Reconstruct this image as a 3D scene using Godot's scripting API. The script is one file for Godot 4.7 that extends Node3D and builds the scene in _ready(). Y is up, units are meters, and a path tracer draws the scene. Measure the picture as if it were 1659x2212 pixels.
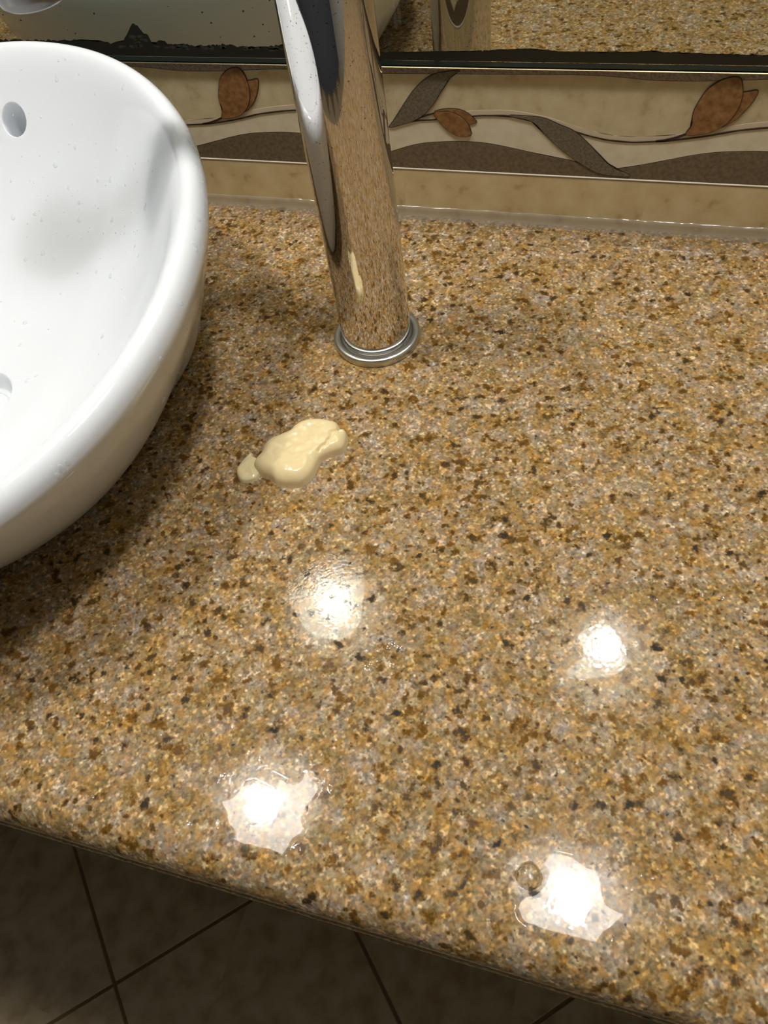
extends Node3D
# A bathroom vanity corner: granite worktop, vessel basin, tap, mirror, tiled wall.
# Worktop surface is the working level: local heights are measured from it (LEVEL above the floor).

const LEVEL := 0.64
const CEIL := 1.30          # ceiling above the worktop
const TAP := Vector3(-0.1817, 0, 0.1594)
const MIRROR_Z := 0.003
const B_CX := -0.4525
const B_CZ := 0.294
const B_ROT := -0.1683
const B_SLOPE := -0.844

var names := {}
var M := {}
var rng := RandomNumberGenerator.new()
var basin_profile: Array[Vector3] = []   # (share of the half axis, height, offset)


func _ready() -> void:
	rng.seed = 77
	camera_and_air()
	make_materials()
	lamp("ceiling_lamp", Vector3(-0.567, CEIL, 0.252), Color(1.0, 0.985, 0.94), 0.0044, "round recessed ceiling lamp with white ring above the white basin, neutral light")
	lamp("ceiling_lamp", Vector3(0.071, CEIL, 0.276), Color(0.955, 0.955, 1.0), 0.0044, "round recessed ceiling lamp with white ring above the bare worktop, cooler light")
	room()
	back_wall()
	floor_tiles()
	worktop()
	mirror()
	basin()
	tap()
	lump()
	water_on_worktop()
	water_on_basin()
	water_runs()


# ---------------------------------------------------------------- set-up

func camera_and_air() -> void:
	var cam := Camera3D.new()
	cam.name = "camera"
	cam.fov = rad_to_deg(2.0 * atan(1106.0 / 1735.0))
	cam.near = 0.01
	cam.far = 20.0
	cam.transform = Transform3D(Basis(Vector3(0.95575, -0.11384, -0.27127), Vector3(-0.15546, 0.58742, -0.79421), Vector3(0.24976, 0.80124, 0.54373)).orthonormalized(), Vector3(0, LEVEL + 0.42, 0.6048))
	add_child(cam)
	cam.current = true
	var env := Environment.new()
	env.background_mode = Environment.BG_COLOR
	env.background_color = Color(0.0, 0.0, 0.0)
	env.ambient_light_source = Environment.AMBIENT_SOURCE_BG
	env.tonemap_mode = Environment.TONE_MAPPER_LINEAR
	env.tonemap_exposure = 66.0
	env.sdfgi_enabled = true
	env.ssao_enabled = true
	env.ssil_enabled = true
	var we := WorldEnvironment.new()
	we.name = "environment"
	we.environment = env
	add_child(we)


func numbered(called: String) -> String:
	if not names.has(called):
		names[called] = 0
		return called
	names[called] += 1
	return "%s_%03d" % [called, names[called]]


func tag(o: Node, label: String, category: String, group := "") -> Node:
	o.set_meta("label", label)
	o.set_meta("category", category)
	if group != "":
		o.set_meta("group", group)
	return o


func thing(called: String, at: Vector3, label: String, category: String, group := "") -> Node3D:
	var o := Node3D.new()
	o.name = numbered(called)
	o.position = at + Vector3(0, LEVEL, 0)
	add_child(o)
	tag(o, label, category, group)
	return o


func put(called: String, mesh: Mesh, mat: Material, parent: Node, at := Vector3.ZERO) -> MeshInstance3D:
	var o := MeshInstance3D.new()
	o.mesh = mesh
	o.name = numbered(called) if parent == self else called
	if mat:
		o.material_override = mat
	o.position = at + (Vector3(0, LEVEL, 0) if parent == self else Vector3.ZERO)
	parent.add_child(o, true)
	return o


func structure(called: String, mesh: Mesh, mat: Material, at := Vector3.ZERO) -> MeshInstance3D:
	var o := put(called, mesh, mat, self, at)
	o.set_meta("kind", "structure")
	return o


# ---------------------------------------------------------------- mesh helpers

# A surface from rows of points of one length; closed joins the last column to the first.
func sheet(rows: Array, closed := false, flip := false, uvs: Array = []) -> ArrayMesh:
	var st := SurfaceTool.new()
	st.begin(Mesh.PRIMITIVE_TRIANGLES)
	var n: int = rows[0].size()
	for i in rows.size():
		var r: PackedVector3Array = rows[i]
		for k in n:
			if not uvs.is_empty():
				st.set_uv(uvs[i][k])
			st.add_vertex(r[k])
	for i in rows.size() - 1:
		for k in (n if closed else n - 1):
			var k2 := (k + 1) % n
			var a := i * n + k
			var b := i * n + k2
			var c := (i + 1) * n + k
			var d := (i + 1) * n + k2
			if flip:
				for q in [a, c, b, b, c, d]:
					st.add_index(q)
			else:
				for q in [a, b, c, b, d, c]:
					st.add_index(q)
	st.generate_normals()
	return st.commit()


func lathe(profile: Array, steps := 64) -> ArrayMesh:   # profile of Vector2(radius, height), from the bottom outside up
	var rows := []
	var uvs := []
	for p in profile:
		var r := PackedVector3Array()
		var u := PackedVector2Array()
		for k in steps:
			var a := TAU * k / steps
			r.append(Vector3(p.x * cos(a), p.y, p.x * sin(a)))
			u.append(Vector2(absf(2.0 * k / steps - 1.0), p.y * 6.0))
		rows.append(r)
		uvs.append(u)
	return sheet(rows, true, true, uvs)


func box(a: Vector3, b: Vector3, edge := 0.0) -> ArrayMesh:   # a box from corner to corner with chamfered edges
	var st := SurfaceTool.new()
	st.begin(Mesh.PRIMITIVE_TRIANGLES)
	st.set_smooth_group(-1)
	var c := (a + b) / 2.0
	var h := (b - a) / 2.0
	var e := minf(edge, minf(h.x, minf(h.y, h.z)) * 0.9)
	var pts := PackedVector3Array()
	for sx in [-1, 1]:
		for sy in [-1, 1]:
			for sz in [-1, 1]:
				var s := Vector3(sx, sy, sz)
				pts.append(c + s * (h - Vector3(0, e, e)))
				pts.append(c + s * (h - Vector3(e, 0, e)))
				pts.append(c + s * (h - Vector3(e, e, 0)))
	var idx := func(sx: int, sy: int, sz: int, ax: int) -> Vector3: return pts[((sx * 2 + sy) * 2 + sz) * 3 + ax]
	var quad := func(p: Vector3, q: Vector3, r: Vector3, s: Vector3) -> void:
		var nn := (q - p).cross(r - p)
		var out := ((p + q + r + s) / 4.0 - c)
		var order := [p, r, q, p, s, r] if nn.dot(out) > 0 else [p, q, r, p, r, s]
		for v in order:
			st.add_vertex(v)
	for s in [0, 1]:
		quad.call(idx.call(s, 0, 0, 0), idx.call(s, 1, 0, 0), idx.call(s, 1, 1, 0), idx.call(s, 0, 1, 0))
		quad.call(idx.call(0, s, 0, 1), idx.call(1, s, 0, 1), idx.call(1, s, 1, 1), idx.call(0, s, 1, 1))
		quad.call(idx.call(0, 0, s, 2), idx.call(1, 0, s, 2), idx.call(1, 1, s, 2), idx.call(0, 1, s, 2))
	if e > 0:
		for s in [0, 1]:
			for t in [0, 1]:
				quad.call(idx.call(s, t, 0, 0), idx.call(s, t, 1, 0), idx.call(s, t, 1, 1), idx.call(s, t, 0, 1))
				quad.call(idx.call(s, 0, t, 0), idx.call(s, 1, t, 0), idx.call(s, 1, t, 2), idx.call(s, 0, t, 2))
				quad.call(idx.call(0, s, t, 1), idx.call(1, s, t, 1), idx.call(1, s, t, 2), idx.call(0, s, t, 2))
				for w in [0, 1]:
					var p: Vector3 = idx.call(s, t, w, 0)
					var q: Vector3 = idx.call(s, t, w, 1)
					var r: Vector3 = idx.call(s, t, w, 2)
					var nn := (q - p).cross(r - p)
					for v in ([p, r, q] if nn.dot((p + q + r) / 3.0 - c) > 0 else [p, q, r]):
						st.add_vertex(v)
	st.generate_normals()
	return st.commit()


func pairs(flat: Array) -> PackedVector2Array:   # millimetres to metres
	var p := PackedVector2Array()
	for i in range(0, flat.size(), 2):
		p.append(Vector2(flat[i], flat[i + 1]) / 1000.0)
	return p


func smooth_line(p: PackedVector2Array, closed: bool, steps := 5) -> PackedVector2Array:
	var o := PackedVector2Array()
	var n := p.size()
	for i in (n if closed else n - 1):
		var a := p[(i - 1 + n) % n] if closed or i > 0 else p[0] * 2.0 - p[1]
		var b := p[i]
		var c := p[(i + 1) % n]
		var d := p[(i + 2) % n] if closed or i + 2 < n else c * 2.0 - b
		for k in steps:
			var t := float(k) / steps
			o.append(b.cubic_interpolate(c, a, d, t))
	if not closed:
		o.append(p[n - 1])
	return o


func ribbon_outline(p: PackedVector2Array, w: float) -> PackedVector2Array:
	var l := PackedVector2Array()
	var r := PackedVector2Array()
	for i in p.size():
		var d := (p[mini(i + 1, p.size() - 1)] - p[maxi(i - 1, 0)]).normalized()
		l.append(p[i] + Vector2(-d.y, d.x) * w)
		r.append(p[i] - Vector2(-d.y, d.x) * w)
	r.reverse()
	l.append_array(r)
	return l


# A plate in the plane of the wall with the outline p, its back at z0 and its face at z1.
func plate(p: PackedVector2Array, z0: float, z1: float, into: ArrayMesh = null) -> ArrayMesh:
	var st := SurfaceTool.new()
	st.begin(Mesh.PRIMITIVE_TRIANGLES)
	st.set_smooth_group(-1)
	if Geometry2D.is_polygon_clockwise(p):
		p = p.duplicate()
		p.reverse()
	var tri := Geometry2D.triangulate_polygon(p)
	for i in range(0, tri.size(), 3):
		var a := p[tri[i]]
		var b := p[tri[i + 1]]
		var c := p[tri[i + 2]]
		if (b - a).cross(c - a) > 0:
			var s := b
			b = c
			c = s
		for q in [a, b, c]:
			st.add_vertex(Vector3(q.x, q.y, z1))
	for i in p.size():
		var a := p[i]
		var b := p[(i + 1) % p.size()]
		for v in [Vector3(a.x, a.y, z1), Vector3(b.x, b.y, z1), Vector3(b.x, b.y, z0), Vector3(a.x, a.y, z1), Vector3(b.x, b.y, z0), Vector3(a.x, a.y, z0)]:
			st.add_vertex(v)
	st.generate_normals()
	return st.commit(into)


# ---------------------------------------------------------------- materials

func noise(kind: int, freq: float, sd: int, octaves := 1, warp := 0.0) -> FastNoiseLite:
	var n := FastNoiseLite.new()
	n.noise_type = kind
	n.frequency = freq
	n.seed = sd
	n.fractal_type = FastNoiseLite.FRACTAL_FBM if octaves > 1 else FastNoiseLite.FRACTAL_NONE
	n.fractal_octaves = octaves
	if kind == FastNoiseLite.TYPE_CELLULAR:
		n.cellular_return_type = FastNoiseLite.RETURN_CELL_VALUE
		n.cellular_jitter = 1.0
	if warp > 0:
		n.domain_warp_enabled = true
		n.domain_warp_amplitude = warp
		n.domain_warp_frequency = freq * 1.4
		n.domain_warp_fractal_type = FastNoiseLite.DOMAIN_WARP_FRACTAL_NONE
	return n


func field(n: FastNoiseLite, size: int) -> PackedByteArray:
	var im := n.get_image(size, size)
	im.convert(Image.FORMAT_L8)
	return im.get_data()


func grey_texture(n: FastNoiseLite, size: int) -> ImageTexture:
	var im := n.get_image(size, size)
	im.convert(Image.FORMAT_L8)
	im.generate_mipmaps()
	return ImageTexture.create_from_image(im)


func ramp_texture(n: FastNoiseLite, size: int, g: Gradient) -> ImageTexture:
	var d := field(n, size)
	var look := PackedByteArray()
	for i in 256:
		var c := g.sample(i / 255.0)
		look.append_array([c.r8, c.g8, c.b8])
	var o := PackedByteArray()
	o.resize(size * size * 3)
	for i in d.size():
		var v := d[i] * 3
		o[i * 3] = look[v]
		o[i * 3 + 1] = look[v + 1]
		o[i * 3 + 2] = look[v + 2]
	return ImageTexture.create_from_image(Image.create_from_data(size, size, false, Image.FORMAT_RGB8, o))


func gradient(stops: Array) -> Gradient:
	var g := Gradient.new()
	var offs := PackedFloat32Array()
	var cols := PackedColorArray()
	for s in stops:
		offs.append(s[0])
		cols.append(s[1])
	g.offsets = offs
	g.colors = cols
	return g


func plain(c: Color, rough: float, metal := 0.0) -> StandardMaterial3D:
	var m := StandardMaterial3D.new()
	m.albedo_color = c
	m.roughness = rough
	m.metallic = metal
	return m


func mottled(stops: Array, freq: float, sd: int, per_metre: float, rough: float) -> StandardMaterial3D:
	var m := plain(Color.WHITE, rough)
	m.albedo_texture = ramp_texture(noise(FastNoiseLite.TYPE_SIMPLEX_SMOOTH, freq, sd, 5, 12.0), 512, gradient(stops))
	m.uv1_triplanar = true
	m.uv1_world_triplanar = true
	m.uv1_scale = Vector3.ONE * per_metre
	return m


const GRANITE_SIZE := 2048
const GRANITE_SPAN := 0.76


func granite_maps() -> Array:   # colour, roughness
	var n := GRANITE_SIZE
	var h := n / 2
	var grain := field(noise(FastNoiseLite.TYPE_CELLULAR, 1.0 / 4.6, 11, 1, 4.0), h)
	var fine := field(noise(FastNoiseLite.TYPE_CELLULAR, 1.0 / 2.2, 12, 1, 2.0), h)
	var patch := field(noise(FastNoiseLite.TYPE_SIMPLEX_SMOOTH, 1.0 / 31.0, 13, 4), h)
	var soft := field(noise(FastNoiseLite.TYPE_SIMPLEX_SMOOTH, 1.0 / 6.0, 15, 3), n)
	var rust := field(noise(FastNoiseLite.TYPE_SIMPLEX_SMOOTH, 1.0 / 36.0, 14, 4), n)
	var light := field(noise(FastNoiseLite.TYPE_SIMPLEX_SMOOTH, 1.0 / 17.0, 16, 3), n)
	# mica: small black flecks, and larger blotches of brown with a rusty stain around
	var dark := PackedByteArray()
	dark.resize(n * n)
	var stain := PackedByteArray()
	stain.resize(n * n)
	var g := RandomNumberGenerator.new()
	g.seed = 5
	for i in 24000:
		var cx := g.randi_range(0, n - 1)
		var cy := g.randi_range(0, n - 1)
		var big := i < 5200
		var r := 0.8 + 1.3 * g.randf() * g.randf()
		var long := 1.0 + 2.0 * g.randf()
		var depth := g.randf_range(0.55, 0.98)
		var halo := 0.0
		var tone := 0.0
		if big:
			var q0 := g.randf()
			r = 2.2 + 4.2 * q0 * q0
			long = 1.0 + 0.7 * g.randf()
			depth = g.randf_range(0.2, 0.9) if g.randf() < 0.72 else 0.0
			halo = r * (1.25 + 0.85 * g.randf())
			tone = g.randf_range(100, 300)
		var an := g.randf() * TAU
		var ca := cos(an)
		var sa := sin(an)
		var reach := int(ceil(maxf(halo * 1.1, r) * long + 1.0))
		for y in range(maxi(cy - reach, 0), mini(cy + reach + 1, n)):
			for x in range(maxi(cx - reach, 0), mini(cx + reach + 1, n)):
				var dx := x - cx
				var dy := y - cy
				var at := y * n + x
				var u := (dx * ca + dy * sa) / long
				var v := dy * ca - dx * sa
				var q := sqrt(u * u + v * v) + ((light[at] - 128) * 0.011 + (soft[at] - 128) * 0.0035) * r
				if q < r and depth > 0.0:
					var wi := int(clampf((r - q) / (1.2 + 0.45 * r), 0.0, 1.0) * depth * 255.0)
					if wi > dark[at]:
						dark[at] = wi
				if halo > 0.0 and q < halo:
					var w2 := int((1.0 - q / halo) * 1.7 * tone)
					if w2 > stain[at]:
						stain[at] = mini(w2, 215)
	var palette := [Color8(196, 170, 130), Color8(186, 154, 110), Color8(166, 136, 98), Color8(168, 154, 128), Color8(190, 152, 96), Color8(146, 124, 94), Color8(190, 172, 142), Color8(176, 134, 78), Color8(178, 148, 108), Color8(204, 182, 142), Color8(156, 138, 108), Color8(184, 146, 98)]
	var pr := PackedInt32Array()
	var pg := PackedInt32Array()
	var pb := PackedInt32Array()
	for i in 256:
		var c: Color = palette[(i * 7919 >> 3) % palette.size()].lerp(Color8(177, 150, 109), 0.08)
		pr.append(c.r8)
		pg.append(c.g8)
		pb.append(c.b8)
	var base := PackedByteArray()
	base.resize(h * h * 3)
	var j := 0
	for i in h * h:
		var a := grain[i]
		var b := fine[i]
		var p := patch[i] - 128
		var m := 178 + (b >> 2) + ((p * 16) >> 7)
		if b > 224:
			m += 34
		var r := (((pr[a] * 3 + pr[b] * 2) / 5 + ((p * 2) >> 7)) * m) >> 8
		var gg := (((pg[a] * 3 + pg[b] * 2) / 5 + ((p * 10) >> 7)) * m) >> 8
		var bb := (((pb[a] * 3 + pb[b] * 2) / 5 + ((p * 32) >> 7)) * m) >> 8
		base[j] = clampi(r, 0, 255)
		base[j + 1] = clampi(gg, 0, 255)
		base[j + 2] = clampi(bb, 0, 255)
		j += 3
	var ground := Image.create_from_data(h, h, false, Image.FORMAT_RGB8, base)
	ground.resize(n, n, Image.INTERPOLATE_CUBIC)
	var o := ground.get_data()
	var ro := PackedByteArray()
	ro.resize(n * n)
	j = 0
	for i in n * n:
		var m := 198 + (soft[i] >> 2) + (light[i] >> 2)
		var r := int(o[j])
		var gg := int(o[j + 1])
		var bb := int(o[j + 2])
		var s := maxi(0, rust[i] - 146) * 2
		if s > 105:
			s = 105
		if s > 0:
			r = (r * (255 - s) + 172 * s) >> 8
			gg = (gg * (255 - s) + 126 * s) >> 8
			bb = (bb * (255 - s) + 62 * s) >> 8
		s = stain[i]
		if s > 0:
			r = (r * (255 - s) + 104 * s) >> 8
			gg = (gg * (255 - s) + 71 * s) >> 8
			bb = (bb * (255 - s) + 26 * s) >> 8
		var d := dark[i]
		if d > 0:
			r = (r * (255 - d) + 46 * d) >> 8
			gg = (gg * (255 - d) + 43 * d) >> 8
			bb = (bb * (255 - d) + 36 * d) >> 8
		# the grains stand out a little more than their mean
		r = maxi(0, 158 + ((((r * m) >> 8) - 154) * 17 >> 4))
		gg = maxi(0, 131 + ((((gg * m) >> 8) - 127) * 17 >> 4))
		bb = maxi(0, 92 + ((((bb * m) >> 8) - 89) * 17 >> 4))
		o[j] = r if r < 255 else 255
		o[j + 1] = gg if gg < 255 else 255
		o[j + 2] = bb if bb < 255 else 255
		ro[i] = 22 + (d >> 1) + (s >> 5)
		j += 3
	var rough := Image.create_from_data(n, n, false, Image.FORMAT_L8, ro)
	rough.resize(1024, 1024, Image.INTERPOLATE_BILINEAR)
	return [ImageTexture.create_from_image(Image.create_from_data(n, n, false, Image.FORMAT_RGB8, o)), ImageTexture.create_from_image(rough)]


func pane_of_water(alpha: float) -> StandardMaterial3D:
	var m := plain(Color(1, 1, 1, alpha), 0.0)
	m.transparency = BaseMaterial3D.TRANSPARENCY_ALPHA
	m.metallic_specular = 0.25
	return m


func make_materials() -> void:
	var maps := granite_maps()
	var gr := plain(Color.WHITE, 1.0)
	gr.albedo_texture = maps[0]
	gr.roughness_texture = maps[1]
	gr.metallic_specular = 0.2
	gr.heightmap_enabled = true
	gr.heightmap_texture = grey_texture(noise(FastNoiseLite.TYPE_SIMPLEX_SMOOTH, 0.2, 21, 3), 1024)
	gr.heightmap_scale = 0.0017
	M.granite = gr
	M.ceramic = plain(Color(0.885, 0.9, 0.915), 0.1)
	M.ceramic.metallic_specular = 0.5
	M.chrome = plain(Color(0.86, 0.85, 0.84), 0.045, 1.0)
	var spots := Image.create(512, 1024, false, Image.FORMAT_RGB8)
	spots.fill(Color(0.86, 0.85, 0.84))
	var g := RandomNumberGenerator.new()
	g.seed = 3
	for i in 800:   # dried lime specks, each of a few dabs
		var c := Vector2i(g.randi_range(4, 502), g.randi_range(4, 1014))
		var shade := Color(0.34, 0.31, 0.27).lerp(Color(0.78, 0.76, 0.72), g.randf())
		for k in g.randi_range(1, 3):
			spots.fill_rect(Rect2i(c + Vector2i(g.randi_range(-2, 2), g.randi_range(-2, 2)), Vector2i(g.randi_range(1, 3), g.randi_range(1, 3))), shade)
	M.spotted_chrome = plain(Color.WHITE, 0.045, 1.0)
	M.spotted_chrome.albedo_texture = ImageTexture.create_from_image(spots)
	M.dull_chrome = plain(Color(0.8, 0.8, 0.77), 0.36, 1.0)
	M.dark_chrome = plain(Color(0.45, 0.44, 0.43), 0.3, 1.0)
	M.silver = plain(Color(0.82, 0.83, 0.79), 0.015, 1.0)
	M.rot = plain(Color(0.1, 0.105, 0.088), 0.35)
	M.flake = plain(Color(0.2, 0.215, 0.2), 0.5)
	M.glass_edge = plain(Color(0.14, 0.2, 0.19), 0.08)
	M.brass = plain(Color(0.7, 0.64, 0.5), 0.3, 1.0)
	M.beige = mottled([[0.0, Color8(176, 158, 122)], [0.3, Color8(196, 181, 145)], [0.6, Color8(201, 187, 150)], [1.0, Color8(210, 197, 164)]], 0.02, 31, 5.0, 0.22)
	M.cream = mottled([[0.0, Color8(206, 194, 164)], [0.5, Color8(215, 205, 178)], [1.0, Color8(220, 211, 186)]], 0.02, 32, 6.0, 0.2)
	M.pale = plain(Color8(206, 190, 164), 0.22)
	M.lower = mottled([[0.0, Color8(172, 150, 104)], [0.22, Color8(202, 182, 136)], [0.55, Color8(210, 192, 147)], [1.0, Color8(218, 203, 163)]], 0.012, 33, 5.0, 0.2)
	M.brown = mottled([[0.0, Color8(84, 73, 57)], [0.5, Color8(106, 93, 72)], [1.0, Color8(122, 108, 86)]], 0.05, 34, 9.0, 0.3)
	M.leaf = mottled([[0.0, Color8(80, 73, 60)], [0.5, Color8(104, 96, 80)], [1.0, Color8(124, 116, 99)]], 0.05, 35, 14.0, 0.28)
	M.petal = mottled([[0.0, Color8(104, 70, 38)], [0.5, Color8(134, 95, 56)], [1.0, Color8(156, 118, 76)]], 0.02, 36, 14.0, 0.25)
	M.pewter = mottled([[0.0, Color8(100, 92, 86)], [0.5, Color8(142, 132, 124)], [1.0, Color8(168, 158, 150)]], 0.06, 37, 12.0, 0.3)
	M.line = plain(Color8(52, 40, 30), 0.4)
	M.grout = plain(Color8(205, 196, 178), 0.5)
	M.sealant = pane_of_water(0.5)
	M.sealant.albedo_color = Color(0.72, 0.68, 0.6, 0.34)
	M.sealant.metallic_specular = 0.5
	M.sealant.roughness = 0.12
	M.plaster = plain(Color(0.78, 0.78, 0.74), 0.6)
	M.slate = plain(Color(0.33, 0.35, 0.39), 0.6)
	M.white_paint = plain(Color(0.8, 0.8, 0.79), 0.6)
	M.floor = mottled([[0.0, Color8(168, 146, 108)], [0.5, Color8(190, 172, 136)], [1.0, Color8(204, 188, 156)]], 0.015, 38, 3.0, 0.25)
	M.floor_grout = plain(Color8(132, 108, 74), 0.8)
	M.water = pane_of_water(0.02)
	M.bead = pane_of_water(0.02)
	M.bead.metallic_specular = 0.5
	var drop := plain(Color(1, 1, 1, 0.0), 0.0)
	drop.refraction_enabled = true
	drop.refraction_scale = 0.033
	M.drop = drop
	M.milky = pane_of_water(0.3)
	M.milky.albedo_color = Color(0.93, 0.95, 0.96, 0.3)
	var wax := plain(Color8(233, 214, 166), 0.2)
	wax.subsurf_scatter_enabled = true
	wax.subsurf_scatter_strength = 0.25
	wax.heightmap_enabled = true
	wax.heightmap_texture = grey_texture(noise(FastNoiseLite.TYPE_SIMPLEX_SMOOTH, 0.05, 41, 3), 256)
	wax.heightmap_scale = 0.004
	wax.uv1_scale = Vector3.ONE * 2.0
	M.wax = wax
	M.glow = plain(Color(0.9, 0.9, 0.88), 0.5)
	M.glow.emission_enabled = true
	M.glow.emission = Color(1, 0.98, 0.95)
	M.glow.emission_energy_multiplier = 0.6


# ---------------------------------------------------------------- lamps and room

func lamp(called: String, at: Vector3, tint: Color, energy: float, label: String) -> void:
	var o := thing(called, at, label, "lamp")
	put("trim_ring", lathe([Vector2(0.119, 0.0), Vector2(0.134, -0.001), Vector2(0.14, -0.005), Vector2(0.137, -0.009), Vector2(0.127, -0.011), Vector2(0.12, -0.006), Vector2(0.119, 0.0)], 64), M.white_paint, o)
	put("diffuser", lathe([Vector2(0.0, -0.001), Vector2(0.1195, -0.001), Vector2(0.1195, -0.006), Vector2(0.08, -0.009), Vector2(0.0, -0.01)], 64), M.glow, o)
	var l := SpotLight3D.new()
	l.name = "light"
	l.light_color = tint
	l.light_energy = energy
	l.light_size = 0.034
	l.spot_angle = 85.0
	l.spot_angle_attenuation = 0.4
	l.spot_range = 12.0
	l.spot_attenuation = 2.0
	l.shadow_enabled = true
	l.position = Vector3(0, -0.05, 0)
	l.rotation.x = -PI / 2
	o.add_child(l)


func room() -> void:
	structure("ceiling", box(Vector3(-1.45, CEIL, -0.2), Vector3(1.15, CEIL + 0.1, 2.1)), M.white_paint)
	structure("wall_left", box(Vector3(-1.45, -LEVEL - 0.1, -0.2), Vector3(-1.3, CEIL, 2.1)), M.slate)
	structure("wall_right", box(Vector3(1.0, -LEVEL - 0.1, -0.2), Vector3(1.15, CEIL, 2.1)), M.plaster)
	structure("wall_front", box(Vector3(-1.3, -LEVEL - 0.1, 1.95), Vector3(1.0, CEIL, 2.1)), M.slate)


# ---------------------------------------------------------------- back wall with its tiles

const TILE := 0.378
const JOINT := -0.21


func decor(called: String, line: PackedVector2Array, mat: Material, tile: Node, lift: float, edge := 0.0005) -> void:
	# a raised glazed piece with the dark line that runs round it
	var off := Vector2(-(JOINT + TILE / 2.0), 0)
	var p := PackedVector2Array()
	for q in line:
		p.append(q + off)
	var mesh := ArrayMesh.new()
	plate(p, -0.001, lift, mesh)
	mesh.surface_set_material(0, mat)
	if edge > 0:
		var grown := Geometry2D.offset_polygon(p, edge, Geometry2D.JOIN_ROUND)
		if not grown.is_empty():
			plate(grown[0], -0.001, lift - 0.0003, mesh)
			mesh.surface_set_material(1, M.line)
	put(called, mesh, null, tile)


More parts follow.
